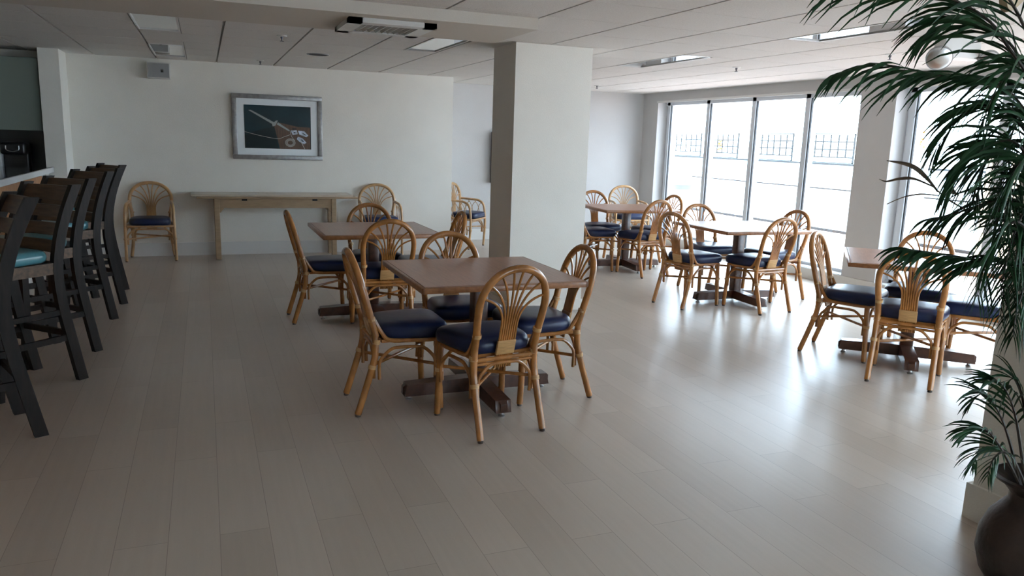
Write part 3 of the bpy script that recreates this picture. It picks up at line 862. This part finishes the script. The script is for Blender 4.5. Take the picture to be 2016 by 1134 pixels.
for x, y, z, r_ in ((-.08, -.03, -.14, .085), (.34, -.08, -.13, .07)):
    bm = B()
    lathe(bm, [(.02, .03), (r_ * .7, .02), (r_, -.01), (r_, -.035)], 24); rot = Matrix.Rotation(math.radians(-40), 4, 'Z') @ Matrix.Rotation(math.radians(-60), 4, 'X'); 
    for v in bm.verts: v.co = rot @ v.co
    for v in bm.verts: v.co += Vector((x, y, z))
    h_ = obj('lamp_head', bm, GREYP, t)
    bm = B(); lathe(bm, [(r_ * .93, -.035), (r_ * .7, -.048), (r_ * .3, -.055), (0.001, -.056)], 24)
    for v in bm.verts: v.co = rot @ v.co + Vector((x, y, z))
    obj('lens', bm, STEEL, h_)

# ---------------------------------------------------------------- the palm in its urn
palm = thing('potted_palm', 'large dark green palm in a bronze urn beside the near column', 'potted plant', (2.62, 1.63, 0))
bm = B()
lathe(bm, [(.08, 0), (.10, .01), (.132, .06), (.151, .13), (.148, .20), (.125, .265), (.092, .31), (.074, .335), (.074, .36), (.10, .39), (.130, .408), (.134, .418), (.122, .422), (.088, .40), (.064, .37), (.06, .34)], 40)
obj('urn', bm, URN, palm)
bm = B(); lathe(bm, [(.063, .35), (.001, .36)], 24); obj('soil', bm, SOIL, palm)
O = Vector((2.62, 1.63, 0))
rnd = random.Random(11)
def blade(bm, p, d, L, w, droop, side):
    # curved strap leaflet with a folded middle
    n = 6
    d = d.normalized()
    wv = side.normalized()
    pos = p.copy(); rows = []
    for i in range(n + 1):
        f = i / n
        ww = w * (0.35 + 1.5 * f if f < .35 else (1 - f) ** .75 * 1.25) * .5
        if i == n: ww = w * .03
        up = wv.cross(d).normalized()
        rows.append((pos + wv * ww, pos + up * ww * .3, pos - wv * ww))
        d = (d + Vector((0, 0, -droop)) * (0.5 + f)).normalized()
        pos = pos + d * (L / n)
    vs = [[bm.verts.new(q) for q in r] for r in rows]
    for i in range(n):
        for k in range(2): bm.faces.new((vs[i][k], vs[i][k + 1], vs[i + 1][k + 1], vs[i + 1][k]))
def frond(kind, pts, L, n, mouth):
    P = [Vector(p) - O for p in pts]
    path = smooth_path(P, 8)
    bm = B()
    bmS = B()
    if kind == 'canopy':
        base = Vector((mouth[0], mouth[1], .36))
        mid = base.lerp(P[0], .55) + Vector((.02, .0, .02))
        tube(bmS, [base, mid, P[0]], .007, 6, 4)
        start, = (0,)
    tube(bmS, path, .004, 6, 0, rr=lambda f: .0045 * (1 - f) + .0012)
    obj('stem', bmS, STEM, palm)
    m = len(path) - 1
    for i in range(n):
        f = .06 + .94 * i / (n - 1)
        if kind == 'low': f = .3 + .7 * i / (n - 1)
        x = f * m; a = min(int(x), m - 1)
        p = path[a].lerp(path[a + 1], x - a)
        t_ = (path[a + 1] - path[a]).normalized()
        sd = t_.cross(Vector((0, 0, 1)))
        if sd.length < .15: sd = Vector((0, 1, 0))
        sd.normalize()
        for s in (-1, 1):
            prof = math.sin(math.pi * min(1, .22 + .70 * f)) ** .6
            LL = L * prof * rnd.uniform(.92, 1.12)
            WID = .0185
            dirv = t_ * rnd.uniform(.85, 1.0) + sd * s * rnd.uniform(.4, .6) + Vector((0, 0, rnd.uniform(.05, .2)))
            blade(bm, p, dirv, LL, WID if kind == 'canopy' else .017, rnd.uniform(.20, .34) if kind == 'canopy' else rnd.uniform(.12, .25), t_ * .8 + Vector((0, 0, .25)))
    obj('frond', bm, LEAF, palm, angle=60)
FR=[
('canopy',[(2.45, 1.66, 1.518), (2.401, 1.75, 1.681), (2.372, 1.86, 1.743), (2.247, 1.93, 1.76), (2.075, 1.98, 1.782), (1.957, 2.02, 1.758)],0.29,24),
('canopy',[(2.396, 1.62, 1.639), (2.225, 1.66, 1.808), (2.153, 1.7, 1.9), (2.038, 1.75, 1.957), (1.905, 1.8, 2.005), (1.81, 1.84, 2.009)],0.38,18),
('canopy',[(2.547, 1.72, 1.583), (2.451, 1.8, 1.82), (2.398, 1.84, 1.883), (2.316, 1.9, 1.931), (2.268, 1.95, 1.901)],0.3,16),
('canopy',[(2.448, 1.66, 1.672), (2.222, 1.62, 1.86), (2.08, 1.6, 1.954), (1.975, 1.58, 1.993), (1.882, 1.6, 2.012)],0.28,16),
('canopy',[(2.552, 1.7, 1.438), (2.47, 1.78, 1.613), (2.412, 1.84, 1.652), (2.354, 1.9, 1.618), (2.302, 1.93, 1.524)],0.24,16),
('canopy',[(2.469, 1.64, 1.361), (2.331, 1.66, 1.53), (2.271, 1.7, 1.543), (2.227, 1.75, 1.479), (2.205, 1.78, 1.381)],0.24,16),
('canopy',[(2.61, 1.72, 1.219), (2.57, 1.8, 1.348), (2.554, 1.88, 1.35), (2.477, 1.93, 1.31), (2.371, 1.96, 1.281)],0.23,14),
('canopy',[(2.551, 1.66, 1.094), (2.477, 1.72, 1.154), (2.414, 1.8, 1.157), (2.295, 1.85, 1.173), (2.177, 1.88, 1.188)],0.24,22),
('canopy',[(2.474, 1.62, 1.17), (2.327, 1.62, 1.3), (2.272, 1.64, 1.267), (2.252, 1.66, 1.17), (2.251, 1.67, 1.071)],0.22,14),
('canopy',[(2.621, 1.7, 1.153), (2.515, 1.72, 1.304), (2.515, 1.76, 1.232), (2.524, 1.78, 1.09), (2.526, 1.78, 0.966)],0.22,14),
('canopy',[(2.467, 1.6, 1.27), (2.298, 1.58, 1.472), (2.229, 1.58, 1.485), (2.219, 1.6, 1.41), (2.224, 1.6, 1.288)],0.24,14),
('canopy',[(2.627, 1.66, 0.987), (2.458, 1.62, 1.138), (2.394, 1.62, 1.107), (2.369, 1.62, 1.01), (2.372, 1.62, 0.944)],0.19,12),
('canopy',[(2.553, 1.7, 1.583), (2.401, 1.68, 1.747), (2.333, 1.7, 1.774), (2.273, 1.72, 1.712), (2.255, 1.74, 1.604)],0.26,14),
('canopy',[(2.694, 1.75, 1.317), (2.49, 1.72, 1.517), (2.423, 1.74, 1.467), (2.412, 1.76, 1.318), (2.408, 1.76, 1.166)],0.26,14),
('canopy',[(2.632, 1.68, 1.19), (2.488, 1.66, 1.359), (2.389, 1.66, 1.328), (2.348, 1.66, 1.199), (2.342, 1.66, 1.069)],0.24,14),
('canopy',[(2.73, 1.72, 1.04), (2.64, 1.74, 1.215), (2.627, 1.78, 1.193), (2.621, 1.8, 1.065), (2.641, 1.8, 0.918)],0.22,12),
('canopy',[(2.767, 1.8, 1.383), (2.672, 1.85, 1.655), (2.645, 1.9, 1.638), (2.623, 1.92, 1.516), (2.615, 1.92, 1.373)],0.24,12),
('canopy',[(2.593, 1.7, 1.471), (2.486, 1.7, 1.613), (2.423, 1.7, 1.579), (2.39, 1.7, 1.468), (2.387, 1.7, 1.324)],0.24,22),
('canopy',[(2.576, 1.66, 1.294), (2.472, 1.66, 1.423), (2.417, 1.66, 1.359), (2.387, 1.66, 1.231), (2.393, 1.66, 1.1)],0.24,22),
('canopy',[(2.703, 1.7, 1.08), (2.584, 1.7, 1.256), (2.518, 1.7, 1.223), (2.5, 1.7, 1.088), (2.499, 1.7, 0.985)],0.22,20),
('canopy',[(2.615, 1.74, 1.319), (2.515, 1.78, 1.467), (2.435, 1.8, 1.514), (2.416, 1.84, 1.462), (2.418, 1.86, 1.342)],0.22,22),
('low',[(2.53, 1.62, 0.401), (2.425, 1.62, 0.596), (2.356, 1.63, 0.704), (2.315, 1.65, 0.745), (2.301, 1.67, 0.714)],0.13,12),
('low',[(2.53, 1.62, 0.401), (2.383, 1.6, 0.556), (2.296, 1.6, 0.636), (2.263, 1.62, 0.64), (2.244, 1.63, 0.63)],0.12,12),
('low',[(2.574, 1.64, 0.386), (2.515, 1.66, 0.497), (2.46, 1.68, 0.532), (2.417, 1.7, 0.511), (2.417, 1.72, 0.457)],0.13,12),
('low',[(2.524, 1.6, 0.411), (2.41, 1.58, 0.63), (2.336, 1.57, 0.744), (2.276, 1.57, 0.808), (2.243, 1.58, 0.816)],0.13,12),
('low',[(2.524, 1.6, 0.411), (2.377, 1.56, 0.547), (2.293, 1.54, 0.591), (2.238, 1.53, 0.577), (2.225, 1.53, 0.528)],0.11,10),
('low',[(2.632, 1.66, 0.368), (2.597, 1.68, 0.589), (2.572, 1.7, 0.713), (2.553, 1.72, 0.754), (2.536, 1.73, 0.725)],0.14,12),
]
DR= [[(2.489, 1.93, 1.31), (2.396, 1.93, 1.345), (2.329, 1.93, 1.38)], [(2.329, 1.93, 1.38), (2.261, 1.93, 1.43), (2.186, 1.93, 1.463), (2.082, 1.93, 1.476)], [(2.31, 1.93, 1.392), (2.216, 1.93, 1.418), (2.148, 1.93, 1.417), (2.093, 1.93, 1.408), (2.059, 1.93, 1.416)], [(2.339, 1.93, 1.362), (2.26, 1.93, 1.367), (2.181, 1.93, 1.357), (2.106, 1.93, 1.333)], [(2.368, 1.93, 1.363), (2.349, 1.93, 1.336), (2.336, 1.93, 1.305)], [(2.39, 1.93, 1.375), (2.414, 1.93, 1.375), (2.432, 1.93, 1.361)]]

for i, (kind, pts, L, n) in enumerate(FR):
    a = i * 2.4
    frond(kind, pts, L, n, (.035 * math.cos(a), .035 * math.sin(a)))
bm = B()
tube(bm, [Vector(p) - O for p in DR[0]], .003, 6, 3)
for k, (d, w_) in enumerate(zip(DR[1:], (.026, .009, .004, .022, .020))):
    path = smooth_path([Vector(p) - O for p in d], 6)
    vs = []
    for i, p in enumerate(path):
        f = i / (len(path) - 1)
        ww = w_ * .5 * (.5 + 1.2 * f if f < .4 else max(.05, (1 - f) * 1.6)) + .0008
        vs.append((bm.verts.new(p + Vector((0, .35 * ww, ww))), bm.verts.new(p + Vector((0, -.004, 0))), bm.verts.new(p - Vector((0, .35 * ww, ww)))))
    for i in range(len(vs) - 1):
        for q in range(2): bm.faces.new((vs[i][q], vs[i][q + 1], vs[i + 1][q + 1], vs[i + 1][q]))
o = obj('dry_sprig', bm, DRYLEAF, palm); o['label'] = 'withered brown sprig'
bm = B()
pts = [(2.15, 2.03), (2.215, 1.96), (2.225, 1.935), (2.24, 1.9235), (2.262, 1.935), (2.287, 1.956), (2.30, 2.03)]
fr_ = [bm.verts.new(Vector((x, 1.70 - .01, z)) - O) for x, z in pts]; bk_ = [bm.verts.new(Vector((x, 1.715, z)) - O) for x, z in pts]
bm.faces.new(fr_); bm.faces.new(bk_[::-1])
for i in range(len(pts)): bm.faces.new((fr_[i], fr_[(i + 1) % len(pts)], bk_[(i + 1) % len(pts)], bk_[i]))
o = obj('husk_sheath', bm, HUSK, palm); o['label'] = 'pale dry husk'
